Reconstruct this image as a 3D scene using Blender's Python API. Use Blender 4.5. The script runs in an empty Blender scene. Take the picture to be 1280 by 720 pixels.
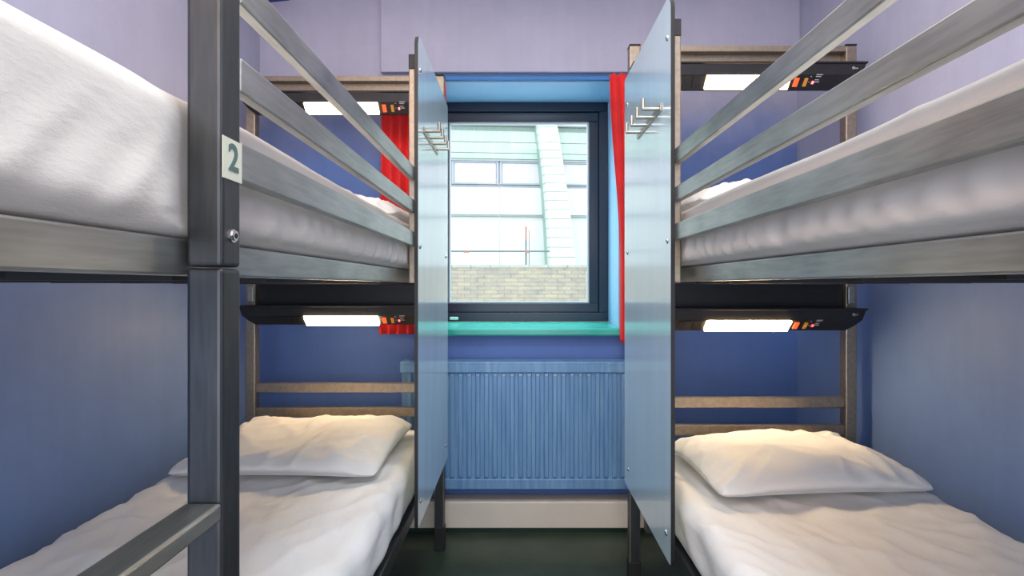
import bpy, bmesh, math, random
from mathutils import Vector, Matrix, noise
random.seed(7)
SC = bpy.context.scene
COL = SC.collection
EYE = 1.17
FPX = 640.0
WLOC = {}

# ------------------------------------------------------------------ helpers
def link(o, parent=None):
    COL.objects.link(o)
    if parent is not None:
        o.parent = parent
    return o

def thing(name, label, cat, loc=(0, 0, 0), group=None):
    o = bpy.data.objects.new(name, None)
    o.empty_display_size = 0.1
    o.location = loc
    link(o)
    o['label'] = label
    o['category'] = cat
    if group: o['group'] = group
    WLOC[o] = Vector(loc)
    return o

def obj(name, bm, mats, parent=None, loc=None, smooth=False, label=None):
    """bm is in world coordinates; links it as one mesh object."""
    base = WLOC[parent] if parent is not None else Vector((0, 0, 0))
    if loc is None: loc = base
    loc = Vector(loc)
    bmesh.ops.translate(bm, verts=bm.verts, vec=-loc)
    bmesh.ops.recalc_face_normals(bm, faces=bm.faces)
    me = bpy.data.meshes.new(name)
    bm.to_mesh(me); bm.free()
    if smooth:
        for p in me.polygons: p.use_smooth = True
    if not isinstance(mats, (list, tuple)): mats = [mats]
    for m in mats: me.materials.append(m)
    o = bpy.data.objects.new(name, me)
    o.location = loc - base
    WLOC[o] = loc
    link(o, parent)
    if label: o['label'] = label
    return o

def tag(o, label, cat, group=None):
    o['label'] = label; o['category'] = cat
    if group: o['group'] = group
    return o

def struct(name, bm, mats, parent=None, smooth=False, kind=True):
    o = obj(name, bm, mats, parent, smooth=smooth)
    if parent is None and kind: o['kind'] = 'structure'
    return o

def box(bm, x0, x1, y0, y1, z0, z1, bev=0.0, seg=2, mi=0):
    if x0 > x1: x0, x1 = x1, x0
    if y0 > y1: y0, y1 = y1, y0
    if z0 > z1: z0, z1 = z1, z0
    r = bmesh.ops.create_cube(bm, size=1.0)
    vs = r['verts']
    for v in vs:
        v.co = Vector((x0 + (v.co.x + .5) * (x1 - x0), y0 + (v.co.y + .5) * (y1 - y0), z0 + (v.co.z + .5) * (z1 - z0)))
    fs = set(f for v in vs for f in v.link_faces)
    for f in fs: f.material_index = mi
    if bev > 0:
        es = set(e for v in vs for e in v.link_edges)
        bmesh.ops.bevel(bm, geom=list(es), offset=bev, segments=seg, affect='EDGES', profile=0.5)

def nb(): return bmesh.new()

def bx(*a, **k):
    bm = nb(); box(bm, *a, **k); return bm

def cyl(bm, p0, p1, r, n=16, r2=None, mi=0):
    p0 = Vector(p0); p1 = Vector(p1); d = p1 - p0
    q = Vector((0, 0, 1)).rotation_difference(d.normalized())
    m = Matrix.Translation((p0 + p1) / 2) @ q.to_matrix().to_4x4()
    res = bmesh.ops.create_cone(bm, cap_ends=True, segments=n, radius1=r, radius2=r if r2 is None else r2, depth=d.length, matrix=m)
    for f in set(f for v in res['verts'] for f in v.link_faces): f.material_index = mi

def prism_xz(bm, pts, y0, y1, mi=0):
    a = [bm.verts.new((x, y0, z)) for x, z in pts]
    b = [bm.verts.new((x, y1, z)) for x, z in pts]
    n = len(pts)
    fs = [bm.faces.new(a), bm.faces.new(b[::-1])]
    for i in range(n):
        fs.append(bm.faces.new((a[i], a[(i + 1) % n], b[(i + 1) % n], b[i])))
    for f in fs: f.material_index = mi

# ------------------------------------------------------------------ materials
def srgb(r, g, b):
    def f(c):
        c /= 255.0
        return c / 12.92 if c <= .04045 else ((c + .055) / 1.055) ** 2.4
    return (f(r), f(g), f(b), 1)

class NT:
    def __init__(s, name):
        s.m = bpy.data.materials.new(name); s.m.use_nodes = True
        s.t = s.m.node_tree; s.b = s.t.nodes['Principled BSDF']
        s.out = s.t.nodes['Material Output']
    def n(s, typ, **kw):
        nd = s.t.nodes.new(typ)
        for k, v in kw.items():
            if k.startswith('_'): setattr(nd, k[1:], v)
            else: nd.inputs[k.replace('__', ' ')].default_value = v
        return nd
    def l(s, a, b): s.t.links.new(a, b)
    def coord(s, scale=(1, 1, 1), kind='Object'):
        tc = s.n('ShaderNodeTexCoord'); mp = s.n('ShaderNodeMapping'); mp.inputs['Scale'].default_value = scale
        s.l(tc.outputs[kind], mp.inputs['Vector']); return mp.outputs['Vector']
    def geo(s, scale=(1, 1, 1)):
        g = s.n('ShaderNodeNewGeometry'); mp = s.n('ShaderNodeMapping'); mp.inputs['Scale'].default_value = scale
        s.l(g.outputs['Position'], mp.inputs['Vector']); return mp.outputs['Vector']
    def noise(s, vec, scale, detail=4, rough=.55):
        nd = s.n('ShaderNodeTexNoise', Scale=scale, Detail=detail, Roughness=rough)
        s.l(vec, nd.inputs['Vector']); return nd.outputs['Fac']
    def ramp(s, fac, stops):
        r = s.n('ShaderNodeValToRGB'); e = r.color_ramp.elements
        while len(e) < len(stops): e.new(.5)
        for el, (p, c) in zip(e, stops):
            el.position = p; el.color = c if len(c) == 4 else (*c, 1)
        s.l(fac, r.inputs['Fac']); return r.outputs['Color']
    def mix(s, fac, a, b, mode='MIX'):
        m = s.n('ShaderNodeMix', _data_type='RGBA', _blend_type=mode)
        for sock, v in ((m.inputs[0], fac), (m.inputs[6], a), (m.inputs[7], b)):
            if hasattr(v, 'is_linked'): s.l(v, sock)
            else: sock.default_value = v
        return m.outputs[2]
    def bump(s, h, strength=.1, dist=.01):
        b = s.n('ShaderNodeBump', Strength=strength, Distance=dist)
        s.l(h, b.inputs['Height']); s.l(b.outputs['Normal'], s.b.inputs['Normal'])
    def set(s, **kw):
        for k, v in kw.items():
            k = k.replace('__', ' ')
            if hasattr(v, 'is_linked'): s.l(v, s.b.inputs[k])
            else: s.b.inputs[k].default_value = v
        return s.m

def m_plain(name, col, rough=.5, metal=0.0, var=.12, scale=14, bump=0.0, coat=0.0, spec=.5):
    t = NT(name); v = t.geo()
    f = t.noise(v, scale, 5)
    dark = tuple(c * (1 - var) for c in col[:3]) + (1,)
    lite = tuple(min(1, c * (1 + var)) for c in col[:3]) + (1,)
    c = t.ramp(f, [(.3, dark), (.7, lite)])
    if bump: t.bump(t.noise(v, scale * 12, 3), bump, .002)
    t.set(Base__Color=c, Roughness=rough, Metallic=metal)
    t.b.inputs['Coat Weight'].default_value = coat
    t.b.inputs['Specular IOR Level'].default_value = spec
    return t.m

def m_metal(name, col, rough=.32, along=(1, 1, 1), var=.22):
    t = NT(name)
    f1 = t.noise(t.geo(), 6, 2, .5)
    f2 = t.noise(t.geo(along), 22, 2)
    a = t.ramp(f1, [(.3, tuple(c * (1 - var) for c in col[:3])), (.72, tuple(min(1, c * (1 + var)) for c in col[:3]))])
    c = t.mix(.35, a, t.ramp(f2, [(.35, tuple(c * .7 for c in col[:3])), (.65, tuple(min(1, c * 1.25) for c in col[:3]))]))
    r = t.n('ShaderNodeMapRange'); t.l(f1, r.inputs['Value'])
    r.inputs['To Min'].default_value = rough + .01; r.inputs['To Max'].default_value = rough + .16
    return t.set(Base__Color=c, Roughness=r.outputs['Result'], Metallic=.92)

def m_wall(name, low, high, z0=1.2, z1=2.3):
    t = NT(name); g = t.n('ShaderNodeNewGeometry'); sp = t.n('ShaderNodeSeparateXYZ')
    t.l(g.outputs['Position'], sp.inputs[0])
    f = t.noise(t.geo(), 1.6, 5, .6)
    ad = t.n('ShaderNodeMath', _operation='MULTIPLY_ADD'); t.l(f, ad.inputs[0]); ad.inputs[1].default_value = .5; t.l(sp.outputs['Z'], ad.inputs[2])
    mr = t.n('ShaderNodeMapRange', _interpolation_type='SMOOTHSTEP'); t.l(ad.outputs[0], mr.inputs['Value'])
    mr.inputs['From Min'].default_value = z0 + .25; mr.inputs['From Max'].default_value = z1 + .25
    c = t.mix(mr.outputs['Result'], low, high)  # warm light on the upper wall is painted in by height
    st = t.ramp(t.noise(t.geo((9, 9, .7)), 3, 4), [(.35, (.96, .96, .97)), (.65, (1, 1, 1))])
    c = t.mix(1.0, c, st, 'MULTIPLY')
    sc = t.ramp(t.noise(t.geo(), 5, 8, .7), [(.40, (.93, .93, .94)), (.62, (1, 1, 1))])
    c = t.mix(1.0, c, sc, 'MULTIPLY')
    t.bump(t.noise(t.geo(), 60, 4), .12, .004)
    return t.set(Base__Color=c, Roughness=.55)

def m_sheet(name, col):
    t = NT(name)
    f = t.noise(t.geo(), 5, 5)
    c = t.ramp(f, [(.25, tuple(x * .93 for x in col[:3])), (.75, col[:3])])
    rg = t.n('ShaderNodeTexNoise', _noise_type='RIDGED_MULTIFRACTAL', Scale=2.6, Detail=2.5, Roughness=.5)
    t.l(t.geo((1.6, .9, 1.6)), rg.inputs['Vector'])
    h0 = t.noise(t.geo((2.2, .8, 2.2)), 22, 5, .6)
    ma = t.n('ShaderNodeMath', _operation='MULTIPLY_ADD'); t.l(rg.outputs['Fac'], ma.inputs[0]); ma.inputs[1].default_value = .9; hm = t.n('ShaderNodeMath', _operation='MULTIPLY'); hm.inputs[1].default_value = .6; t.l(h0, hm.inputs[0]); t.l(hm.outputs[0], ma.inputs[2])
    h = ma.outputs[0]
    wv = t.noise(t.geo(), 900, 2)
    mm = t.n('ShaderNodeMath', _operation='MULTIPLY_ADD'); t.l(wv, mm.inputs[0]); mm.inputs[1].default_value = .06; t.l(h, mm.inputs[2])
    t.bump(mm.outputs[0], .20, .014)
    t.set(Base__Color=c, Roughness=.85)
    t.b.inputs['Sheen Weight'].default_value = .15
    t.b.inputs['Specular IOR Level'].default_value = .25
    return t.m

def m_emit(name, col, strength, base=(.8, .8, .8, 1)):
    t = NT(name); v = t.coord()
    c = t.ramp(t.noise(v, 6, 2), [(.2, tuple(x * .93 for x in col[:3])), (.8, col[:3])])
    t.set(Base__Color=base, Emission__Color=c, Emission__Strength=strength, Roughness=.4)
    return t.m

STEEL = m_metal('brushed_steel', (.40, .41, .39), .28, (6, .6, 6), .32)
STEEL_D = m_metal('dark_shaded_steel', (.088, .094, .099), .34, (6, 6, .6))  # bed steel with shade put into its colour
STEEL_T = m_metal('bronze_lit_steel', (.35, .295, .235), .36, (3, 3, 3), .08)  # bed steel tinted tan, warm lamp light included in the colour
CHROME = m_plain('chrome_screw', (.75, .75, .76, 1), .18, 1.0, .06, 60)
HOOKM = m_metal('satin_hook_steel', (.40, .37, .32), .30)
BLACK = m_plain('black_moulded_plastic', (.012, .012, .014, 1), .38, 0, .25, 30, .05)
RUBBER = m_plain('black_rubber', (.01, .011, .012, 1), .6, 0, .2, 40)
EDGE = m_plain('black_laminate_edge', (.010, .010, .011, 1), .45, 0, .2, 40)
PANEL = None
def mk_panel():
    t = NT('pale_blue_laminate')
    f = t.noise(t.geo((3, 3, .35)), 5, 5)
    c = t.ramp(f, [(.3, srgb(188, 210, 220)), (.7, srgb(196, 216, 226))])
    r = t.ramp(t.noise(t.geo((4, 4, .4)), 7, 6), [(.3, (.13,) * 3), (.75, (.19,) * 3)])
    t.set(Base__Color=c, Roughness=r, Metallic=0.0)
    t.b.inputs['Coat Weight'].default_value = .5
    t.b.inputs['Coat Roughness'].default_value = .10
    return t.m
PANEL = mk_panel()
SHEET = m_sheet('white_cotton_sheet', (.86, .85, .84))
SHEET_U = m_sheet('cream_lit_cotton_sheet', (.76, .715, .66))  # white sheet toned down and warmed, warm light put into its colour
SHEET_P = m_sheet('white_cotton_pillowcase', (.84, .82, .79))
W_BACK = m_wall('blue_back_wall_warm_lit_top', srgb(88, 120, 186), srgb(176, 176, 198), 1.72, 2.2)  # lilac top stands for warm light falling on the blue paint
W_SIDE = m_wall('blue_side_wall_warm_lit_top', srgb(114, 142, 194), srgb(174, 176, 200), 1.0, 2.0)  # same lit upper part blended into the side wall colour
W_REVEAL = m_plain('bright_blue_reveal_paint', srgb(150, 204, 242), .5, 0, .06, 4, .05)
W_LINT = m_plain('deep_blue_lintel_paint', srgb(40, 110, 178), .5, 0, .08, 6)
CEIL = m_plain('white_ceiling_paint', (.75, .74, .76, 1), .7, 0, .04, 3)
def mk_floor():
    t = NT('dark_green_vinyl'); v = t.geo()
    c = t.ramp(t.noise(v, 3, 7, .7), [(.3, (.018, .032, .022)), (.55, (.035, .058, .040)), (.78, (.06, .08, .05))])
    sp = t.ramp(t.noise(v, 160, 2), [(.66, (1, 1, 1)), (.74, (1.7, 1.7, 1.6))])
    c = t.mix(1.0, c, sp, 'MULTIPLY')
    r = t.ramp(t.noise(v, 5, 5), [(.3, (.30,) * 3), (.7, (.46,) * 3)])
    t.bump(t.noise(v, 30, 3), .05, .003)
    return t.set(Base__Color=c, Roughness=r)
FLOOR = mk_floor()
CREAM = m_plain('cream_skirting_paint', srgb(216, 208, 196), .4, 0, .06, 5, .03)
FRAME = m_plain('navy_window_frame', srgb(20, 42, 62), .32, 0, .15, 3)
FRAME_IN = m_plain('navy_sash', srgb(18, 44, 64), .30, 0, .15, 3)
GASKET = m_plain('pale_glazing_bead', srgb(176, 196, 204), .35, 0, .05, 5)
SILL = m_plain('teal_sill_paint', srgb(56, 172, 160), .22, 0, .08, 6, .03)
MINT = m_plain('mint_handle', srgb(188, 226, 212), .3, 0, .04, 8)
RAD = None
def mk_rad():
    t = NT('blue_radiator_paint')
    f = t.noise(t.geo((8, 8, .5)), 6, 6, .65)
    c = t.ramp(f, [(.3, srgb(92, 134, 182)), (.55, srgb(112, 154, 196)), (.8, srgb(138, 177, 204))])
    t.bump(t.noise(t.geo(), 90, 3), .06, .002)
    return t.set(Base__Color=c, Roughness=.33)
RAD = mk_rad()
def mk_curtain():
    t = NT('red_curtain_cloth'); v = t.geo()
    c = t.ramp(t.noise(v, 7, 4), [(.3, (.60, .005, .008)), (.7, (.85, .012, .015))])
    t.bump(t.noise(v, 500, 2), .1, .002)
    t.set(Base__Color=c, Roughness=.8)
    t.b.inputs['Sheen Weight'].default_value = .2
    return t.m
RED = mk_curtain()
def mk_glass():
    t = NT('window_glass')
    gl = t.n('ShaderNodeBsdfGlossy', Roughness=.02); tr = t.n('ShaderNodeBsdfTransparent')
    tr.inputs['Color'].default_value = (.95, .975, .97, 1)
    fr = t.n('ShaderNodeFresnel', IOR=1.22)
    mx = t.n('ShaderNodeMixShader')
    ml = t.n('ShaderNodeMath', _operation='MULTIPLY'); ml.inputs[1].default_value = .2; t.l(fr.outputs[0], ml.inputs[0])
    t.l(ml.outputs[0], mx.inputs[0]); t.l(tr.outputs[0], mx.inputs[1]); t.l(gl.outputs[0], mx.inputs[2])
    t.l(mx.outputs[0], t.out.inputs['Surface'])
    return t.m
GLASS = mk_glass()
LAMP = m_emit('lit_lamp_diffuser', (1.0, .72, .42), 60.0)
LAMP_U = m_emit('lit_upper_lamp_diffuser', (1.0, .60, .27), 18.0)
SW_RED = m_emit('lit_orange_rocker', (1.0, .13, .03), 1.0, (.5, .05, .02, 1))
SW_AMB = m_emit('amber_rocker', (.9, .36, .04), .2, (.5, .22, .03, 1))
LED = m_emit('red_led', (1.0, .03, .05), 3.5)
PRINT = m_plain('white_print', (.6, .6, .6, 1), .6, 0, .1, 50)
PLATE = m_plain('cream_number_plate', srgb(214, 216, 196), .45, 0, .05, 30)
DIGIT = m_plain('grey_green_digit', srgb(84, 108, 106), .5, 0, .05, 30)
HOLE = m_plain('dark_hole', (.003, .003, .003, 1), .6, 0, .1, 40)
CEILBLUE = m_plain('dark_blue_block', srgb(48, 62, 140), .5, 0, .1, 4)

# ------------------------------------------------------------------ room
XL, XR, YB, YF, ZC = -1.268, 1.365, 2.51, -1.35, 2.60
WX0, WX1, WZ0, WZ1, YW = -.492, .497, .950, 2.178, 2.795
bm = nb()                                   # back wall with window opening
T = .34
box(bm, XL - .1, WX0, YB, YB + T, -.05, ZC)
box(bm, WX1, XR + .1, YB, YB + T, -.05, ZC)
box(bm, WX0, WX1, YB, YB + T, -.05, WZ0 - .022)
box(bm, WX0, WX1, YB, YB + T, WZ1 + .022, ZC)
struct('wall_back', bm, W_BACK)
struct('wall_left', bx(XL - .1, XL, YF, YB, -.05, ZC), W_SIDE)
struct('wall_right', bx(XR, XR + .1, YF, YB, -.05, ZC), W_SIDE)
struct('wall_front', bx(XL - .1, XR + .1, YF - .1, YF, -.05, ZC), W_SIDE)
struct('floor', bx(XL - .1, XR + .1, YF, YB, -.06, 0), FLOOR)
struct('ceiling', bx(XL - .1, XR + .1, YF - .1, YB + T, ZC, ZC + .08), CEIL)
# bulkhead over the window
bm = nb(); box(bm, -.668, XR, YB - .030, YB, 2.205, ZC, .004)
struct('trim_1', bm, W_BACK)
# blue lintel strip and reveal lining
bm = nb()
box(bm, WX0, WX1, YB - .006, YW + .045, WZ1, WZ1 + .022)
struct('trim_2', bm, W_LINT)
bm = nb()
e = .006
box(bm, WX0, WX1, YB + .012, YW - .001, WZ1 - e, WZ1 - .0005)
box(bm, WX0 - .001, WX0 + e, YB - .001, YW - .001, WZ0, WZ1 - e)
box(bm, WX1 - e, WX1 + .001, YB - .001, YW - .001, WZ0, WZ1 - e)
struct('trim_3', bm, W_REVEAL)
# boxed skirting under the radiator
bm = nb(); box(bm, XL, XR, 2.415, YB, .024, .150, .006)
struct('baseboard_back', bm, CREAM)
bm = nb(); box(bm, XL, XR, 2.43, YB, 0.0, .024)
struct('trim_4', bm, m_plain('dark_green_skirting_shadow', (.01, .03, .024, 1), .4))  # dark strip put in as the shadow below the skirting
# sloped dark blue block at the ceiling in the back left corner
bm = nb()
prism_xz(bm, [(-1.268, 2.553), (-1.12, 2.568), (-1.12, 2.6), (-1.268, 2.6)], 2.38, YB)
struct('trim_5', bm, CEILBLUE)

# window
bm = nb()
def ring(bm, x0, x1, z0, z1, w, y0, y1, bev=.003, mi=0):
    box(bm, x0, x1, y0, y1, z1 - w, z1, bev, mi=mi)
    box(bm, x0, x1, y0, y1, z0, z0 + w, bev, mi=mi)
    box(bm, x0, x0 + w, y0, y1, z0 + w, z1 - w, bev, mi=mi)
    box(bm, x1 - w, x1, y0, y1, z0 + w, z1 - w, bev, mi=mi)
wx0, wx1, wz0, wz1 = WX0 + .007, WX1 - .007, WZ0 + .023, WZ1 - .007
ring(bm, wx0, wx1, wz0, wz1, .050, YW, YW + .06)
win = struct('window_1', bm, FRAME)
WLOC[win] = Vector((0, 0, 0))
bm = nb(); ring(bm, wx0 + .0505, wx1 - .0505, wz0 + .0505, wz1 - .0505, .050, YW + .012, YW + .055, .004)
obj('sash', bm, FRAME_IN, win)
bm = nb(); ring(bm, wx0 + .101, wx1 - .101, wz0 + .101, wz1 - .101, .009, YW + .022, YW + .05, .001)
obj('glazing_bead', bm, GASKET, win)
obj('pane', bx(wx0 + .109, wx1 - .109, YW + .034, YW + .038, wz0 + .109, wz1 - .109), GLASS, win)
bm = nb(); box(bm, -.372, -.325, YW - .030, YW - .016, .984, 1.000, .005, 3); cyl(bm, (-.362, YW - .02, .992), (-.362, YW + .004, .992), .008)
obj('handle', bm, MINT, win)
# sill
bm = nb()
prism_pts = [(2.452, .928), (2.446, .936), (2.446, .958), (2.456, .966), (YB + .0, .968), (YW + .0, .972), (YW, .940), (YB, .928)]
vs = []
for x in (-.485, .486):
    vs.append([bm.verts.new((x, y, z)) for y, z in prism_pts])
n = len(prism_pts)
for i in range(n):
    bm.faces.new((vs[0][i], vs[0][(i + 1) % n], vs[1][(i + 1) % n], vs[1][i]))
bm.faces.new(vs[0]); bm.faces.new(vs[1][::-1])
struct('trim_6', bm, SILL)

# ------------------------------------------------------------------ radiator
rad = thing('radiator', 'blue painted ribbed panel radiator under the window', 'radiator', (.04, 2.42, .215))
rx0, rx1, ry, rz0, rz1 = -.547, .625, 2.400, .215, .814
bm = nb()
pitch = .040; prof = []
x = rx0 + .012
while x < rx1 - .03:
    prof += [(x, 0), (x + .013, 0), (x + .018, .007), (x + .033, .007), (x + .038, 0)]
    x += pitch
prof.append((rx1 - .012, 0))
for (zz0, zz1) in ((rz0 + .05, rz1 - .052),):
    rows = []
    for (z, k) in ((zz0 - .004, 0), (zz0 + .012, 1), (zz1 - .012, 1), (zz1 + .004, 0)):
        rows.append([bm.verts.new((px, ry - .0035 + .0 - pd * k * 1.3 + .004, z)) for px, pd in prof])
    for r in range(3):
        for i in range(len(prof) - 1):
            bm.faces.new((rows[r][i], rows[r][i + 1], rows[r + 1][i + 1], rows[r + 1][i]))
box(bm, rx0, rx1, ry + .001, ry + .016, rz0, rz1 - .02, .003)
box(bm, rx0, rx1, ry - .008, ry + .004, rz0 + .003, rz0 + .050, .003)
rp = obj('front_panel', bm, RAD, rad)
bm = nb(); box(bm, rx0 - .006, rx1 + .006, ry - .014, YB - .022, rz1 - .016, rz1, .004); box(bm, rx0 - .006, rx1 + .006, ry - .014, ry - .002, rz1 - .050, rz1 - .012, .003)
obj('top_casing', bm, RAD, rad)
for sx in (rx0, rx1 - .004):
    obj('side_casing', bx(sx - .003, sx + .005, ry + .016, YB - .022, rz0 + .02, rz1 - .016), RAD, rad)
for sx in (rx0 + .2, rx1 - .2):
    obj('wall_bracket', bx(sx, sx + .03, YB - .03, YB - .001, rz0 + .1, rz1 - .08), RAD, rad)

for sx in (rx0 + .018, rx1 - .018):
    bm = nb(); cyl(bm, (sx, 2.46, .151), (sx, 2.46, rz0 + .03), .008); cyl(bm, (sx, 2.46, .185), (sx, 2.46, .205), .013)
    obj('valve_pipe', bm, CREAM, rad, smooth=False)
# ------------------------------------------------------------------ curtains
def curtain(name, label, edge_fn, far, ztop, zbot, yc, n=90, m=70, pleats=7, seed=0):
    """edge_fn(t): x of the inner edge at height t (0 bottom .. 1 top); far(t): x of outer edge"""
    bm = nb(); rows = []
    for j in range(m + 1):
        t = j / m; z = zbot + (ztop - zbot) * t
        a, b = edge_fn(t), far(t); row = []
        for i in range(n + 1):
            s = i / n
            ph = s * pleats * 2 * math.pi + .5 * math.sin(3 * t + seed)
            amp = .013 + .004 * math.sin(5 * s + seed + t * 2)
            gather = .5 if t > .965 else 1
            y = yc + amp * gather * math.sin(ph) + .004 * noise.noise(Vector((s * 5, t * 3, seed)))
            x = a + (b - a) * s + .004 * math.cos(ph)
            row.append(bm.verts.new((x, y, z + (.006 * math.sin(ph * 2) if t > .98 else 0))))
        rows.append(row)
    for j in range(m):
        for i in range(n):
            bm.faces.new((rows[j][i], rows[j][i + 1], rows[j + 1][i + 1], rows[j + 1][i]))
    o = obj(name, bm, RED, None, loc=((edge_fn(0) + far(0)) / 2, yc, zbot), smooth=True)
    md = o.modifiers.new('cloth_thickness', 'SOLIDIFY'); md.thickness = .0025
    tag(o, label, 'curtain', 'red window curtains')
    return o
def sm(t): return t * t * (3 - 2 * t)
curtain('curtain', 'red curtain hanging on the right side of the window', lambda t: .478 - .050 * sm(max(0, min(1, (t - .30) / .70))), lambda t: .70 - .01 * t, 2.170, .90, 2.425, seed=1)
curtain('curtain', 'red curtain on the left of the window, seen behind the left bunk', lambda t: -.343 - .003 * t, lambda t: -.66 + .01 * t, 2.125, .940, 2.425, seed=4)
bm = nb(); box(bm, -.66, .70, 2.444, 2.458, 2.152, 2.170, .002)
for px in (-.62, .60): box(bm, px, px + .02, 2.458, 2.509, 2.154, 2.168)
tag(obj('curtain_track', bm, W_LINT), 'slim blue curtain track along the top of the window', 'curtain rail')

# ------------------------------------------------------------------ bunk beds
def screw(p, nx, parent, r=.0085):
    bm = nb(); p = Vector(p)
    cyl(bm, p, p + Vector((nx * .0035, 0, 0)), r, 14, r * .8)
    cyl(bm, p + Vector((nx * .0036, 0, 0)), p + Vector((nx * .0042, 0, 0)), r * .4, 6, mi=1)
    return obj('screw', bm, [CHROME, HOLE], parent, smooth=False)

def lamp_unit(parent, xa, xb, Yh, zb, lamp):
    """black moulded head-end unit, spans xa..xb, front of headboard at Yh, bottom at zb"""
    if xa > xb: xa, xb = xb, xa
    xc = (xa + xb) / 2
    prof = [(-.001, 0, .052), (.012, 0, .048), (.030, .019, .026), (.051, .041, .010), (.058, .078, .0), (.064, .080, -.004), (.064, .086, -.004), (-.001, .086, -.004)]
    bm = nb(); secs = []
    for x, sg in ((xa, 1), (xb, -1)):
        secs.append([bm.verts.new((x + sg * ins, Yh - v, zb + z)) for v, z, ins in prof])
    n = len(prof)
    for i in range(n):
        bm.faces.new((secs[0][i], secs[0][(i + 1) % n], secs[1][(i + 1) % n], secs[1][i]))
    bm.faces.new(secs[0]); bm.faces.new(secs[1][::-1])
    u = obj('lamp_unit', bm, BLACK, parent, label='black moulded bed head lamp unit')
    # things on the slanted face; local frame: a = along x, b = up the face, nrm outward
    p0 = Vector((0, Yh - .012, zb)); p1 = Vector((0, Yh - .051, zb + .041))
    up = (p1 - p0).normalized(); nr = Vector((0, up.z * -1, up.y * 1)); nr = Vector((0, -up.z, up.y))
    L = (p1 - p0).length
    def facebox(bm, x0, x1, b0, b1, h0, h1, mi=0):
        vs = []
        for h in (h0, h1):
            for xx, bb in ((x0, b0), (x1, b0), (x1, b1), (x0, b1)):
                q = p0 + up * (bb * L) + nr * h
                vs.append(bm.verts.new((xc + xx, q.y, q.z)))
        for f in ((0, 1, 2, 3), (4, 5, 6, 7), (0, 1, 5, 4), (1, 2, 6, 5), (2, 3, 7, 6), (3, 0, 4, 7)):
            bm.faces.new([vs[k] for k in f]).material_index = mi
    bm = nb(); facebox(bm, -.158, .158, .06, .98, -.004, .0075)
    obj('diffuser', bm, lamp, u, label='lit warm white lamp panel')
    bm = nb(); facebox(bm, .176, .192, .22, .80, -.004, .004)
    obj('rocker_switch', bm, SW_RED, u, label='glowing orange rocker switch')
    bm = nb(); facebox(bm, .213, .225, .24, .78, -.004, .004)
    obj('rocker_switch', bm, SW_AMB, u, label='amber rocker switch')
    bm = nb(); facebox(bm, .244, .251, .40, .58, -.003, .003)
    obj('indicator_light', bm, LED, u, label='small red indicator light')
    bm = nb()
    for x0, x1, b in ((.232, .237, .86), (.232, .236, .5), (.252, .276, .98), (.252, .272, .86), (.255, .272, .5), (.253, .268, .64)):
        facebox(bm, x0, x1, b, b + .045, -.001, .0006)
    obj('printed_symbols', bm, PRINT, u, label='tiny white printed symbols beside the switches')
    for s0 in (-.262, -.208):
        bm = nb(); facebox(bm, s0, s0 + .046, .05, .96, -.003, .003)
        for dx, b0, b1, w in ((.021, .58, .78, .004), (.012, .22, .34, .006), (.029, .22, .34, .006)):
            facebox(bm, s0 + dx, s0 + dx + w, b0, b1, .002, .0034, 1)
        obj('power_socket', bm, [BLACK, HOLE], u)
    # cap screw on the end
    bm = nb(); q = Vector((xb - .048, Yh - .0545, zb + .062))
    cyl(bm, q, q + Vector((0, -.006, .001)), .006, 12); box(bm, q.x, q.x + .018, q.y - .004, q.y, q.z - .002, q.z + .002)
    obj('screw', bm, CHROME, u)
    return u

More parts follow.
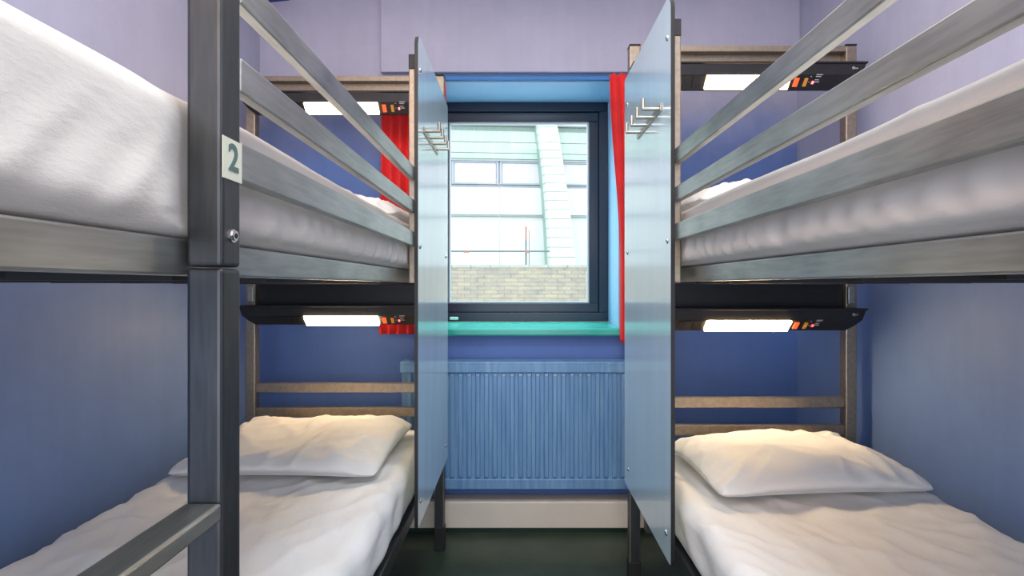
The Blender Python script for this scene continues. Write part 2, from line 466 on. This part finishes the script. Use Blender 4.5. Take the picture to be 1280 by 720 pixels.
def bunk(label, ax, sg, Yh, vmid, vlad, number=None):
    X = lambda u: ax + sg * u
    Y = lambda v: Yh - v
    B = thing('bunk_bed', label, 'bunk bed', (X(.437), Y(1.0), 0), 'steel bunk beds')
    def ub(u0, u1, v0, v1, z0, z1, bev=.003):
        return bx(X(u0), X(u1), Y(v0), Y(v1), z0, z1, bev=bev)
    W = .874
    # head posts with black caps and boots
    for u0 in (0.0, W - .042):
        bm = nb(); box(bm, X(u0), X(u0 + .042), Y(-.042), Y(0), .0, 1.1895, .004, mi=(1 if u0 == 0 else 0)); box(bm, X(u0), X(u0 + .042), Y(-.042), Y(0), 1.191, 2.094, .004)  # lower aisle section takes the darker steel to paint its shadow
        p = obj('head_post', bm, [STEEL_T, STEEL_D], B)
        obj('post_cap', ub(u0 - .0005, u0 + .0425, -.0425, .0005, 2.094, 2.100, .001), RUBBER, p)
        obj('post_boot', ub(u0 - .002, u0 + .044, -.044, .002, 0, .105, .003), RUBBER, p)
    # mid post carrying the guard rails
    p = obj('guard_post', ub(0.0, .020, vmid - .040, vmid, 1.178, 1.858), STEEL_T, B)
    obj('post_cap', ub(-.0005, .0205, vmid - .0405, vmid + .0005, 1.858, 1.905, .002), RUBBER, p)
    # ladder posts
    for k, v0 in enumerate((vlad, vlad + .40)):
        bm = nb(); box(bm, X(0), X(.040), Y(v0), Y(v0 + .040), 0, 1.1895, .005, 3); box(bm, X(0), X(.040), Y(v0), Y(v0 + .040), 1.191, 1.90, .005, 3)
        p = obj('ladder_post', bm, STEEL_D, B)
        obj('post_cap', ub(-.0005, .0405, v0 - .0005, v0 + .0405, 1.90, 1.908, .001), RUBBER, p)
        obj('post_boot', ub(-.002, .042, v0 - .002, v0 + .042, 0, .105, .003), RUBBER, p)
        bm = nb(); q = Vector((X(0), Y(v0 + .018), 1.227))
        cyl(bm, q, q + Vector((-sg * .004, 0, 0)), .0062, 6); cyl(bm, q, q + Vector((-sg * .0015, 0, 0)), .0078, 16); cyl(bm, q + Vector((-sg * .0036, 0, 0)), q + Vector((-sg * .0046, 0, 0)), .003, 8, mi=1)
        obj('bolt', bm, [CHROME, HOLE], p)
        if k == 0 and number:
            pl = obj('number_plate', ub(-.0012, 0, v0 + .0005, v0 + .0395, 1.290, 1.337, .0004), PLATE, p, label='cream plate with the number 2')
            cu = bpy.data.curves.new('digit', 'FONT'); cu.body = number; cu.size = .043; cu.extrude = .0004; cu.offset = .0009
            cu.align_x = 'CENTER'; cu.align_y = 'CENTER'
            tmp = bpy.data.objects.new('tmp_text', cu); COL.objects.link(tmp)
            dg = bpy.context.evaluated_depsgraph_get(); me = bpy.data.meshes.new_from_object(tmp.evaluated_get(dg))
            bpy.data.objects.remove(tmp)
            bm = nb(); bm.from_mesh(me)
            mt = Matrix.Translation((X(-.0016), Y(v0 + .019), 1.3145)) @ Matrix(((0, 0, -sg, 0), (-sg * -1 * -1, 0, 0, 0), (0, 1, 0, 0), (0, 0, 0, 1)))
            # glyph x runs away from the camera (+Y) on the left bed's aisle face
            mt = Matrix.Translation((X(-.0016), Y(v0 + .019), 1.3145)) @ Matrix(((0, 0, 1, 0), (1, 0, 0, 0), (0, 1, 0, 0), (0, 0, 0, 1)))
            bmesh.ops.transform(bm, matrix=mt, verts=bm.verts)
            obj('digit', bm, DIGIT, p, label='grey green digit 2')
    # wall-side foot post
    p = obj('foot_post', ub(W - .042, W, vlad + .40, vlad + .44, 0, 1.90), STEEL_D, B)
    obj('post_cap', ub(W - .0425, W + .0005, vlad + .3995, vlad + .4405, 1.90, 1.906, .001), RUBBER, p)
    # ladder rungs
    for z in (.91, .63, .35):
        obj('rung', ub(.0, .040, vlad + .040, vlad + .40, z, z + .020, .003), STEEL, B)
    # guard rails
    for z0, z1 in ((1.504, 1.545), (1.400, 1.440), (1.294, 1.340)):
        obj('guard_rail', ub(.0, .018, vmid, vlad, z0, z1, .0025), STEEL, B)
    vend = vlad + .44
    for lvl, (z0, z1) in enumerate(((1.181, 1.222), (.338, .385))):
        obj('side_rail', ub(.044, .066, 0.0, vend - .002, z0, z1, .003), STEEL if lvl == 0 else STEEL_D, B)
        obj('side_rail', ub(W - .064, W - .042, 0.0, vend - .002, z0, z1, .003), STEEL_D, B)
        obj('end_rail', ub(.066, W - .064, vend - .024, vend - .002, z0, z1, .003), STEEL_D, B)
        obj('end_rail', ub(.066, W - .064, 0.002, .022, z0, z1, .003), STEEL_D, B)
        bm = nb()
        box(bm, X(.066), X(W - .064), Y(.022), Y(vend - .024), z1 - .030, z1 - .024)
        for i in range(9):
            v0 = .1 + i * .22
            box(bm, X(.067), X(W - .065), Y(v0), Y(v0 + .03), z1 - .046, z1 - .0305)
        obj('bed_base', bm, RUBBER, B)
        # black corner bracket at the head
        obj('corner_bracket', ub(.020, .0435, .004, .06, z0 + .004, z1 - .004), RUBBER, B)
    # little grey brackets under the top bunk at the wall post
    obj('corner_bracket', ub(W - .040, W - .016, .0005, .012, 1.100, 1.165, .002), STEEL, B)
    # head rails
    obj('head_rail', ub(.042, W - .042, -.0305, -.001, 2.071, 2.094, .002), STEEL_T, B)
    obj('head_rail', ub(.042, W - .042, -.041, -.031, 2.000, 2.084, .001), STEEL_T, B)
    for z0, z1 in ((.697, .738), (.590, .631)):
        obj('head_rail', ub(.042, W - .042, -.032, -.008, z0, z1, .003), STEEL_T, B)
    obj('head_panel', ub(.042, W - .042, -.034, -.020, 1.080, 1.176, .002), BLACK, B)
    xa, xb = X(.004), X(W - .004)
    lamp_unit(B, xa, xb, Yh, 1.919, LAMP_U)
    lamp_unit(B, xa, xb, Yh, .999, LAMP)
    # side privacy panel
    vA, vB, zA, zB, rr = -.036, vmid + .011, .402, 1.972, .045
    bm = nb(); pts = []
    for cx, cz, a0 in ((vB - rr, zB - rr, 0), (vA + rr, zB - rr, 90), (vA + rr, zA + rr, 180), (vB - rr, zA + rr, 270)):
        r_ = rr if (a0 == 0) else .012
        cx = vB - r_ if a0 in (0, 270) else vA + r_
        cz = zB - r_ if a0 in (0, 90) else zA + r_
        for k in range(9):
            a = math.radians(a0 + k * 90 / 8); pts.append((cx + r_ * math.cos(a), cz + r_ * math.sin(a)))
    fa = [bm.verts.new((X(-.012), Y(v), z)) for v, z in pts]
    fb = [bm.verts.new((X(-.0005), Y(v), z)) for v, z in pts]
    bm.faces.new(fa).material_index = 0; bm.faces.new(fb[::-1]).material_index = 0
    for i in range(len(pts)):
        bm.faces.new((fa[i], fa[(i + 1) % len(pts)], fb[(i + 1) % len(pts)], fb[i])).material_index = 1
    pn = obj('side_panel', bm, [PANEL, EDGE], B, label='pale blue laminate panel with black edges')
    for v, z in ((vmid - .02, 1.86), (.015, 1.86), (vmid - .02, 1.295), (.02, 1.295), (vmid - .03, .475), (.03, .475)):
        screw((X(-.012), Y(v), z), -sg, pn)
    # hidden lower fixing upright
    obj('panel_bracket', ub(0, .020, .22, .26, .34, .47), STEEL_D, B)
    # coat hooks
    v0, v1, zc = vmid - .075, vmid - .372, 1.688
    bm = nb(); box(bm, X(-.0125), X(-.0165), Y(v0), Y(v1), zc - .010, zc + .010, .001)
    hk = obj('hook_rail', bm, HOOKM, pn)
    for k in range(4):
        v = v0 + (v1 - v0) * (.06 + k * .255)
        bm = nb(); cyl(bm, (X(-.016), Y(v), zc), (X(-.066), Y(v), zc), .0056, 12); cyl(bm, (X(-.062), Y(v), zc), (X(-.062), Y(v), zc + .030), .0056, 12)
        obj('coat_peg', bm, HOOKM, pn)
    return B

AXL, AXR, YHL, YHR = -.328, .428, 2.254, 1.969
bunk('steel bunk bed left of the window, cream number 2 plate on its post', AXL, -1, YHL, .630, 1.648, '2')
bunk('steel bunk bed right of the window, guard rails running out past the camera', AXR, 1, YHR, .560, 1.575)

# ------------------------------------------------------------------ bedding
def ridged(p): 
    n_ = noise.noise(p)
    return (1 - abs(n_)) ** 4

def mattress(name, label, ax, sg, Yh, u0, u1, v0, v1, z0, z1, disp, r=.032, step=.0115, group=None, umin=lambda v: 0, mat=None):
    w = u1 - u0; h = z1 - z0
    per = []                                   # perimeter in (u,z) with normal
    def arc(cu, cz, a0):
        k = 7
        for i in range(k):
            a = math.radians(a0 + 90 * i / k)
            per.append((cu + r * math.cos(a), cz + r * math.sin(a), math.cos(a), math.sin(a)))
    def seg(ua, za, ub_, zb_, nu, nz):
        L = math.hypot(ub_ - ua, zb_ - za); k = max(1, int(L / (step if nz >= 0 else .05)))
        for i in range(k):
            t = i / k; per.append((ua + (ub_ - ua) * t, za + (zb_ - za) * t, nu, nz))
    seg(u0, z0 + r, u0, z1 - r, -1, 0)
    k = 7
    for i in range(k):
        a = math.radians(180 - 90 * i / k); per.append((u0 + r + r * math.cos(a), z1 - r + r * math.sin(a), math.cos(a), math.sin(a)))
    seg(u0 + r, z1, u1 - r, z1, 0, 1)
    for i in range(k):
        a = math.radians(90 - 90 * i / k); per.append((u1 - r + r * math.cos(a), z1 - r + r * math.sin(a), math.cos(a), math.sin(a)))
    seg(u1, z1 - r, u1, z0 + r, 1, 0)
    for i in range(k):
        a = math.radians(0 - 90 * i / k); per.append((u1 - r + r * math.cos(a), z0 + r + r * math.sin(a), math.cos(a), math.sin(a)))
    seg(u1 - r, z0, u0 + r, z0, 0, -1)
    for i in range(k):
        a = math.radians(-90 - 90 * i / k); per.append((u0 + r + r * math.cos(a), z0 + r + r * math.sin(a), math.cos(a), math.sin(a)))
    cu, cz = (u0 + u1) / 2, (z0 + z1) / 2
    vl = []
    for i in range(6): 
        a = math.radians(90 * i / 6); vl.append((v0 + r * (1 - math.sin(a)) if False else v0 + r * (1 - math.cos(a)) , r * (1 - math.sin(a))))
    nn = int((v1 - v0 - 2 * r) / step)
    for i in range(nn + 1): vl.append((v0 + r + (v1 - v0 - 2 * r) * i / nn, 0))
    for i in range(1, 7):
        a = math.radians(90 * i / 6); vl.append((v1 - r + r * math.sin(a), r * (1 - math.cos(a))))
    bm = nb(); rows = []
    for v, ins in vl:
        row = []
        for (u, z, nu, nz) in per:
            uu, zz = u - nu * ins, z - nz * ins
            d = disp(uu, v, zz, nu, nz)
            uu += nu * d; zz += nz * d
            uu = max(uu, umin(v))
            row.append(bm.verts.new((ax + sg * uu, Yh - v, zz)))
        rows.append(row)
    n_ = len(per)
    for j in range(len(rows) - 1):
        for i in range(n_):
            bm.faces.new((rows[j][i], rows[j][(i + 1) % n_], rows[j + 1][(i + 1) % n_], rows[j + 1][i]))
    bm.faces.new(rows[0]); bm.faces.new(rows[-1][::-1])
    o = obj(name, bm, mat or SHEET, None, loc=(ax + sg * cu, Yh - (v0 + v1) / 2, z0), smooth=True)
    tag(o, label, 'mattress', group)
    return o

def gauss(x, c, s): return math.exp(-((x - c) / s) ** 2)

def disp_upper(seed, vlad):
    def f(u, v, z, nu, nz):
        P = Vector((u, v, z))
        d = 0.0
        top = max(0, nz); side = max(0, -nu)
        d += top * (.010 * noise.noise(Vector((u * 2.5, v * 1.6, seed))) + .0035 * ridged(Vector((u * 6 + v * 2, v * 3 - u, seed + 3))))
        if nz > -.5 and nu < .6:
            if side > 0:
                lift = gauss(z, 1.258, .028)
                post = max(gauss(v, vlad + .02, .055), gauss(v, vlad + .42, .05))
                w = .5 + .5 * math.sin(v * 105 + 7 * noise.noise(Vector((v * 3, z * 8, seed))) + (z - 1.25) * 30)
                hd = max(0, 1 - v / 1.0)
                guard = v < vlad
                d += side * ((.004 if guard else .002) * lift * (1 - post) * 1.0 + (.007 * w + .014 * ridged(Vector((v * 17 + z * 16, z * 1.5, seed + 2)))) * (.30 + .8 * hd) * gauss(z, 1.258, .065) * (1 - post) * 1.0 + .002 * noise.noise(Vector((v * 9, z * 20, seed))))
                d -= side * .016 * post
        return d
    return f

def disp_lower(seed):
    def f(u, v, z, nu, nz):
        d = 0.0
        top = max(0, nz); side = max(0, -nu)
        wx = noise.noise(Vector((u * 1.7, v * 1.7, seed + 9))) * .5
        d += top * (.008 * noise.noise(Vector((u * 2.3, v * 2.0, seed)))
                    + .0075 * ridged(Vector((u * 4.5 + v * 3.2 + wx, v * 1.6 - u * .6, seed + 3)))
                    + .0070 * ridged(Vector((u * 10.0 - v * 7.0 + wx * 3, v * 4.0, seed + 5)))
                    + .0055 * ridged(Vector((u * 14.0 + wx * 4, v * 4.0 + u * 3, seed + 8)))
                    + .0030 * noise.noise(Vector((u * 17, v * 13, seed))))
        # tucked tension folds along the wall edge
        if u > .5: d += top * .006 * ridged(Vector((u * 4, v * 12, seed + 1))) * min(1, (u - .5) / .2)
        if side > 0 and nz > -.6:
            d += side * (.006 * noise.noise(Vector((v * 4, z * 6, seed))) + .0055 * math.sin(v * 24 + z * 30 + 5 * noise.noise(Vector((v * 2, z * 3, seed)))) * .6 - .002)
        return d
    return f

def keep(vmid, vlad, upper):
    def f(v):
        a = max(math.exp(-(max(0, abs(v - vlad - q) - .022) / .035) ** 2) for q in (.02, .42))
        lo = .003 + .042 * a
        if upper: lo = max(lo, .003 + .022 * math.exp(-(max(0, abs(v - vmid + .02) - .022) / .03) ** 2))
        else: lo = max(lo, .023, .02 + .026 * a)
        return lo
    return f
G_M = 'white sheeted mattresses on the bunks'
VE = 2.07
# (v range: head 0.02 .. foot)
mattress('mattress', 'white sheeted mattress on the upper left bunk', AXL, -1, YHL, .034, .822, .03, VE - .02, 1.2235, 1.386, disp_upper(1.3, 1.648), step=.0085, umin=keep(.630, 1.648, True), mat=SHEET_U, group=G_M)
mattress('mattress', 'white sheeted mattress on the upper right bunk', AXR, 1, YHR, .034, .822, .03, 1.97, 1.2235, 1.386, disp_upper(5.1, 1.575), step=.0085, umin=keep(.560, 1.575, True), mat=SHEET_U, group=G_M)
mattress('mattress', 'white sheeted mattress on the lower left bunk', AXL, -1, YHL, .046, .826, .03, VE - .02, .3865, .540, disp_lower(2.2), r=.045, umin=keep(.630, 1.648, False), group=G_M)
mattress('mattress', 'white sheeted mattress on the lower right bunk', AXR, 1, YHR, .046, .826, .03, 1.97, .3865, .540, disp_lower(7.7), r=.045, umin=keep(.560, 1.575, False), group=G_M)

def pillow(name, label, cx, cy, zb, hw, hd, th, yaw, tilt, seed, group='white pillows'):
    """local s across (x), t along (y: -1 front .. 1 back)"""
    N, M = 84, 60
    bm = nb()
    def outline(s, t):
        x = s * hw * (1 - .045 * (1 - t * t) - .05 * abs(t) ** 9) ; y = t * hd * (1 - .06 * (1 - s * s) - .06 * abs(s) ** 9)
        return x, y
    def height(s, t):
        a = max(0, 1 - abs(s) ** 3.2) ; b = max(0, 1 - abs(t) ** 3.0)
        return (a ** .60) * (b ** .60)
    grids = []
    for sidez in (1, -1):
        g = []
        for j in range(M + 1):
            t = -1 + 2 * j / M; t = math.sin(t * math.pi / 2) * .5 + t * .5
            row = []
            for i in range(N + 1):
                s = -1 + 2 * i / N; s = math.sin(s * math.pi / 2) * .5 + s * .5
                x, y = outline(s, t); hh = height(s, t)
                rim = .024 - .010 * (abs(s) * abs(t)) ** 3
                if sidez > 0:
                    wv = noise.noise(Vector((x * 5, y * 5, seed))) * .016
                    wx = noise.noise(Vector((x * 3, y * 3, seed + 2)))
                    r1 = ridged(Vector((x * 7 + wx * 1.5, y * 4 + x * 3, seed + 4))) * .020
                    r2 = ridged(Vector((x * 11 - y * 8 + wx * 2, y * 9, seed + 6))) * .012
                    edge = (1 - hh)
                    rad = math.atan2(abs(t) - .2, abs(s) - .2)
                    z = rim + hh * (th - rim) + hh ** .5 * (wv + (r1 + r2) * (.55 + .6 * edge)) - .010 * hh ** .5
                    # corner pull folds
                    cr = max(0, abs(s) * abs(t) - .12)
                    z += .012 * cr * hh ** .4 * math.sin(rad * 16 + seed + 3 * wx)
                else:
                    z = rim * (1 - hh ** .38)
                    z = max(0.0, z)
                row.append(Vector((x, y, z)))
            g.append(row)
        grids.append(g)
    rot = Matrix.Rotation(yaw, 4, 'Z') @ Matrix.Rotation(tilt, 4, 'X')
    # tilt about the front edge
    def place(p):
        q = Vector((p.x, p.y + hd, p.z)); q = rot @ q; q = Vector((q.x, q.y, q.z))
        off = rot @ Vector((0, hd, 0)); 
        return Vector((cx + q.x - (Matrix.Rotation(yaw, 4, 'Z') @ Vector((0, hd, 0))).x, cy + q.y - (Matrix.Rotation(yaw, 4, 'Z') @ Vector((0, hd, 0))).y, zb + q.z))
    vv = [[[bm.verts.new(place(p)) for p in row] for row in g] for g in grids]
    for k in (0, 1):
        for j in range(M):
            for i in range(N):
                f = (vv[k][j][i], vv[k][j][i + 1], vv[k][j + 1][i + 1], vv[k][j + 1][i])
                bm.faces.new(f if k == 0 else f[::-1])
    rimidx = [(0, i) for i in range(N)] + [(j, N) for j in range(M)] + [(M, i) for i in range(N, 0, -1)] + [(j, 0) for j in range(M, 0, -1)]
    n_ = len(rimidx)
    for q in range(n_):
        a, b = rimidx[q], rimidx[(q + 1) % n_]
        bm.faces.new((vv[0][a[0]][a[1]], vv[1][a[0]][a[1]], vv[1][b[0]][b[1]], vv[0][b[0]][b[1]]))
    o = obj(name, bm, SHEET_P, None, loc=(cx, cy, zb), smooth=True)
    tag(o, label, 'pillow', group)
    return o

pillow('pillow', 'creased white pillow on the lower left bunk', -.780, 1.885, .558, .345, .285, .088, math.radians(-1), math.radians(1.5), 3.1)
pillow('pillow', 'plump white pillow on the lower right bunk', .885, 1.690, .558, .335, .225, .100, math.radians(4), math.radians(1.5), 8.4)
pillow('pillow', 'white pillow on the upper left bunk, partly hidden by the guard rails', -.765, 1.955, 1.400, .345, .24, .105, 0, math.radians(2), 5.5)
pillow('pillow', 'white pillow on the upper right bunk, partly hidden by the guard rails', .875, 1.680, 1.400, .345, .24, .105, 0, math.radians(2), 6.6)

# ------------------------------------------------------------------ outside
def m_clad(name, a, b, streak=.25, scale=(1.5, 1.5, .25)):
    t = NT(name)
    f = t.noise(t.coord(scale), 3.2, 5, .6)
    c = t.ramp(f, [(.3, a[:3]), (.72, b[:3])])
    return t.set(Base__Color=c, Roughness=.5)
K = .60
def kc(r, g, b): c = srgb(r, g, b); return (c[0] * K, c[1] * K, c[2] * K, 1)
CL_TOP = m_clad('mint_streaked_cladding', kc(196, 222, 212), kc(216, 236, 226))
CL_LOW = m_clad('pale_white_panels', kc(236, 246, 246), kc(246, 252, 250))
CL_FIN = m_clad('white_fin_cladding', kc(240, 250, 246), kc(250, 253, 250))
CL_FINS = m_clad('fin_side_green', kc(158, 196, 186), kc(182, 212, 202))
OUT_FR = m_clad('lilac_grey_outer_frames', kc(190, 198, 216), kc(200, 208, 224))
OUT_PANE = m_clad('pale_outer_panes', kc(226, 226, 236), kc(238, 236, 244))
SEAM = m_clad('grey_seams', kc(166, 182, 184), kc(184, 198, 198))
DRIP = m_clad('dark_drip_stain', kc(110, 134, 130), kc(180, 202, 194), scale=(14, 14, .6))
SCAF = m_plain('scaffold_grey', kc(130, 150, 156), .5)
SCAF_R = m_plain('scaffold_red', kc(208, 150, 146), .5)
S2 = 35.0
YBLD = FPX / S2
bloc = Vector((0, YBLD, 0))
bld = thing('building', 'pale green clad building across the yard with a strip of windows', 'building', bloc)
px = lambda x: (x - 648) / S2
pz = lambda y: EYE + (357 - y) / S2
def bpart(name, bm, mat, parent=bld, label=None): return obj(name, bm, mat, parent, label=label)
bpart('fascia', bx(px(300), px(1000), YBLD - .20, YBLD + 3, pz(158), pz(118)), CL_LOW)
bm = nb()
for (ya, yb) in ((159, 178), (178.5, 191.5), (192, 199)):
    box(bm, px(300), px(1000), YBLD, YBLD + .3, pz(yb), pz(ya), .01, 1)
bpart('cladding', bm, CL_TOP)
bm = nb(); box(bm, px(300), px(1000), YBLD - .02, YBLD + .02, pz(164), pz(159))
bpart('drip_stain', bm, DRIP)
bm = nb(); box(bm, px(300), px(1000), YBLD + .06, YBLD + .3, pz(234.5), pz(199))
bpart('window_band', bm, OUT_FR)
bm = nb(); box(bm, px(300), px(1000), YBLD - .05, YBLD + .05, pz(202), pz(200)); box(bm, px(300), px(1000), YBLD - .02, YBLD + .05, pz(231), pz(229.6))
bpart('band_trim', bm, SEAM)
for xa, xb in ((452, 504), (510, 562), (568.5, 620), (628, 680), (699, 752), (758, 810), (816, 868)):
    bm = nb(); ring(bm, px(xa - 3), px(xb + 3), pz(231), pz(201.5), 2.2 / S2, YBLD + .0, YBLD + .07, .0)
    f = bpart('outer_window', bm, OUT_FR)
    bpart('pane', bx(px(xa), px(xb), YBLD + .045, YBLD + .058, pz(228.5), pz(204)), OUT_PANE, f)
bm = nb()
for xa, xb in ((300, 470), (470.4, 547), (547.4, 624.4), (624.8, 702), (702.4, 779), (779.4, 1000)):
    for ya, yb in ((234.8, 268.5), (271, 420)):
        box(bm, px(xa), px(xb), YBLD, YBLD + .3, pz(yb), pz(ya), .006, 1)
bpart('lower_panel', bm, CL_LOW)
bm = nb(); box(bm, px(300), px(1000), YBLD - .1, YBLD + .05, pz(271), pz(270)); box(bm, px(300), px(1000), YBLD + .02, YBLD + .06, pz(270), pz(268))
bpart('ledge', bm, SEAM)
# curved tapering fin
bm = nb(); bs = nb()
left = [(118, 671), (160, 672), (180, 674.5), (205, 677.5), (235, 680.3), (270, 682.8), (300, 684.6), (335, 686), (420, 688)]
right = [(118, 693), (160, 695), (180, 698), (205, 701.8), (235, 706), (270, 710.5), (300, 713.8), (335, 717.5), (420, 724)]
def li(tab, y):
    for (a, xa), (b, xb) in zip(tab, tab[1:]):
        if y <= b: return xa + (xb - xa) * (y - a) / (b - a)
    return tab[-1][1]
dep = lambda y: .35 + .35 * (y - 118) / 300
y = 118.0
while y < 405:
    h = 8.6 + (y - 118) * .018
    y2 = y + h - .9
    q = []
    for yy in (y, y2):
        a, b = px(li(left, yy)), px(li(right, yy)); d = dep(yy)
        q.append([bm.verts.new((a, YBLD - d, pz(yy))), bm.verts.new((b, YBLD - d, pz(yy))), bm.verts.new((b + .02, YBLD + .1, pz(yy))), bm.verts.new((a - .14, YBLD + .1, pz(yy)))])
    for i in range(4): bm.faces.new((q[0][i], q[0][(i + 1) % 4], q[1][(i + 1) % 4], q[1][i]))
    bm.faces.new(q[0]); bm.faces.new(q[1][::-1])
    y = y + h
for f in bm.faces: f.material_index = 0
fin = bpart('fin', bm, CL_FIN, label='white curved tapering fin with step lines')
q = []
for yy in [118 + 8 * k for k in range(37)]:
    a, b = px(li(left, yy)), px(li(right, yy)); d = dep(yy) - .015
    q.append([bs.verts.new((a + .012, YBLD - d, pz(yy))), bs.verts.new((b - .012, YBLD - d, pz(yy))), bs.verts.new((b, YBLD + .1, pz(yy))), bs.verts.new((a - .16, YBLD + .1, pz(yy)))])
for k in range(len(q) - 1):
    for i in range(4): bs.faces.new((q[k][i], q[k][(i + 1) % 4], q[k + 1][(i + 1) % 4], q[k + 1][i]))
bpart('fin_core', bs, CL_FINS, fin)
bld.rotation_euler = (0, 0, math.radians(4.0))

# brick wall
def mk_brick():
    t = NT('yellow_stock_brick')
    tc = t.n('ShaderNodeTexCoord'); sp = t.n('ShaderNodeSeparateXYZ'); cb = t.n('ShaderNodeCombineXYZ')
    t.l(tc.outputs['Object'], sp.inputs[0]); t.l(sp.outputs['X'], cb.inputs[0]); t.l(sp.outputs['Z'], cb.inputs[1])
    br = t.n('ShaderNodeTexBrick', _offset=.5)
    br.inputs['Scale'].default_value = 1.0; br.inputs['Brick Width'].default_value = .31; br.inputs['Row Height'].default_value = .092
    br.inputs['Mortar Size'].default_value = .008; br.inputs['Bias'].default_value = -.1
    br.inputs['Color1'].default_value = kc(206, 198, 172); br.inputs['Color2'].default_value = kc(158, 160, 158); br.inputs['Mortar'].default_value = kc(108, 106, 100)
    wob = t.noise(t.coord(), 6, 3); 
    vm = t.n('ShaderNodeVectorMath', _operation='MULTIPLY_ADD'); t.l(wob, vm.inputs[0]); vm.inputs[1].default_value = (.03, .03, 0); t.l(cb.outputs[0], vm.inputs[2])
    t.l(vm.outputs[0], br.inputs['Vector'])
    c = t.mix(.5, br.outputs['Color'], t.ramp(t.noise(t.coord((1, 1, 2)), 3.5, 6, .7), [(.3, kc(140, 142, 146)[:3]), (.5, kc(200, 194, 180)[:3]), (.72, kc(222, 210, 172)[:3])]))
    t.bump(br.outputs['Fac'], -.4, .01)
    return t.set(Base__Color=c, Roughness=.85)
YBR = 11.85; sb = 54.0
bw = thing('brick_wall', 'low yellow brick yard wall outside the window', 'garden wall', (0, YBR, -.3))
zt = EYE + (357 - 331) / sb
obj('brickwork', bx(-6, 6, YBR, YBR + .22, -.3, zt - .07), mk_brick(), bw)
bm = nb()
x = -6.0
while x < 6: box(bm, x, x + .44, YBR - .02, YBR + .24, zt - .07, zt, .006, 1); x += .446
obj('coping', bm, m_clad('grey_coping', kc(186, 190, 186), kc(206, 208, 200), scale=(3, 3, 3)), bw)
# scaffold rail behind the brick wall
sc = thing('scaffold_rail', 'grey scaffold rail with red topped upright behind the brick wall', 'scaffolding', (0, 14.0, -.3))
s3 = FPX / 14.0
qx = lambda x: (x - 648) / s3
qz = lambda y: EYE + (357 - y) / s3
bm = nb(); cyl(bm, (qx(480), 14.0, qz(314)), (qx(687), 14.0, qz(314)), .022)
obj('rail', bm, SCAF, sc)
for x, r, yt in ((657.5, .024, 283), (661.5, .010, 287)):
    bm = nb(); cyl(bm, (qx(x), 14.03, -.3), (qx(x), 14.03, qz(300)), r); p = obj('upright', bm, SCAF, sc)
    bm = nb(); cyl(bm, (qx(x), 14.03, qz(300)), (qx(x), 14.03, qz(yt)), r * 1.02); obj('red_tube', bm, SCAF_R, p, label='red painted top of the upright')
for x in (581, 585, 658, 660):
    bm = nb(); box(bm, qx(x) - .03, qx(x) + .03, 13.96, 14.05, qz(316.2), qz(313), .006)
    obj('coupler', bm, SCAF_R, sc)
# ground outside
struct('ground', bx(-30, 30, 2.9, 45, -.5, -.3), m_plain('grey_yard_paving', (.6, .6, .6, 1), .8))

# ------------------------------------------------------------------ lights
w = bpy.data.worlds.new('World'); SC.world = w; w.use_nodes = True
bg = w.node_tree.nodes['Background']; bg.inputs[0].default_value = (.93, .97, 1.0, 1); bg.inputs[1].default_value = 2.9
def area(name, loc, target, sx, sy, power, col):
    L = bpy.data.lights.new(name, 'AREA'); L.shape = 'RECTANGLE'; L.size = sx; L.size_y = sy; L.energy = power; L.color = col
    o = bpy.data.objects.new(name, L); o.location = loc
    o.rotation_euler = (Vector(target) - Vector(loc)).to_track_quat('-Z', 'Y').to_euler()
    COL.objects.link(o); return o
area('ceiling_fill', (.03, .55, 2.595), (.03, .55, 0), 2.3, 3.2, 21, (1.0, .85, .70))  # added unseen soft fill across the ceiling for even ambience
area('aisle_light', (.10, .70, 2.57), (.10, .70, 0), .36, .6, 17, (.82, .92, 1.0))
area('warm_fill', (-.45, -.75, 2.5), (-.5, .3, 1.3), .5, .5, 15, (1.0, .58, .30))  # added unseen lamp that warms the near upper mattress
area('room_fill', (.03, -1.3, 1.25), (.03, 2.0, 1.1), 2.3, 2.2, 45, (.95, .97, 1.0))  # added large fill behind the camera, lifts the lower walls
area('daylight_fill', (0, 3.4, 3.1), (0, 1.6, .9), 1.4, .7, 130, (.84, .95, 1.0))  # unseen lamp added above the window outside to strengthen its light

# ------------------------------------------------------------------ camera
cam = bpy.data.cameras.new('camera'); co = bpy.data.objects.new('camera', cam); COL.objects.link(co)
co.location = (0, 0, EYE); co.rotation_euler = (math.radians(90), 0, 0)
cam.sensor_width = 36; cam.lens = FPX / 1280 * 36
cam.shift_x = -8 / 1280; cam.shift_y = -3 / 1280
cam.clip_start = .02
SC.camera = co
SC.view_settings.view_transform = 'Standard'
SC.view_settings.look = 'None'
SC.view_settings.exposure = 0.14
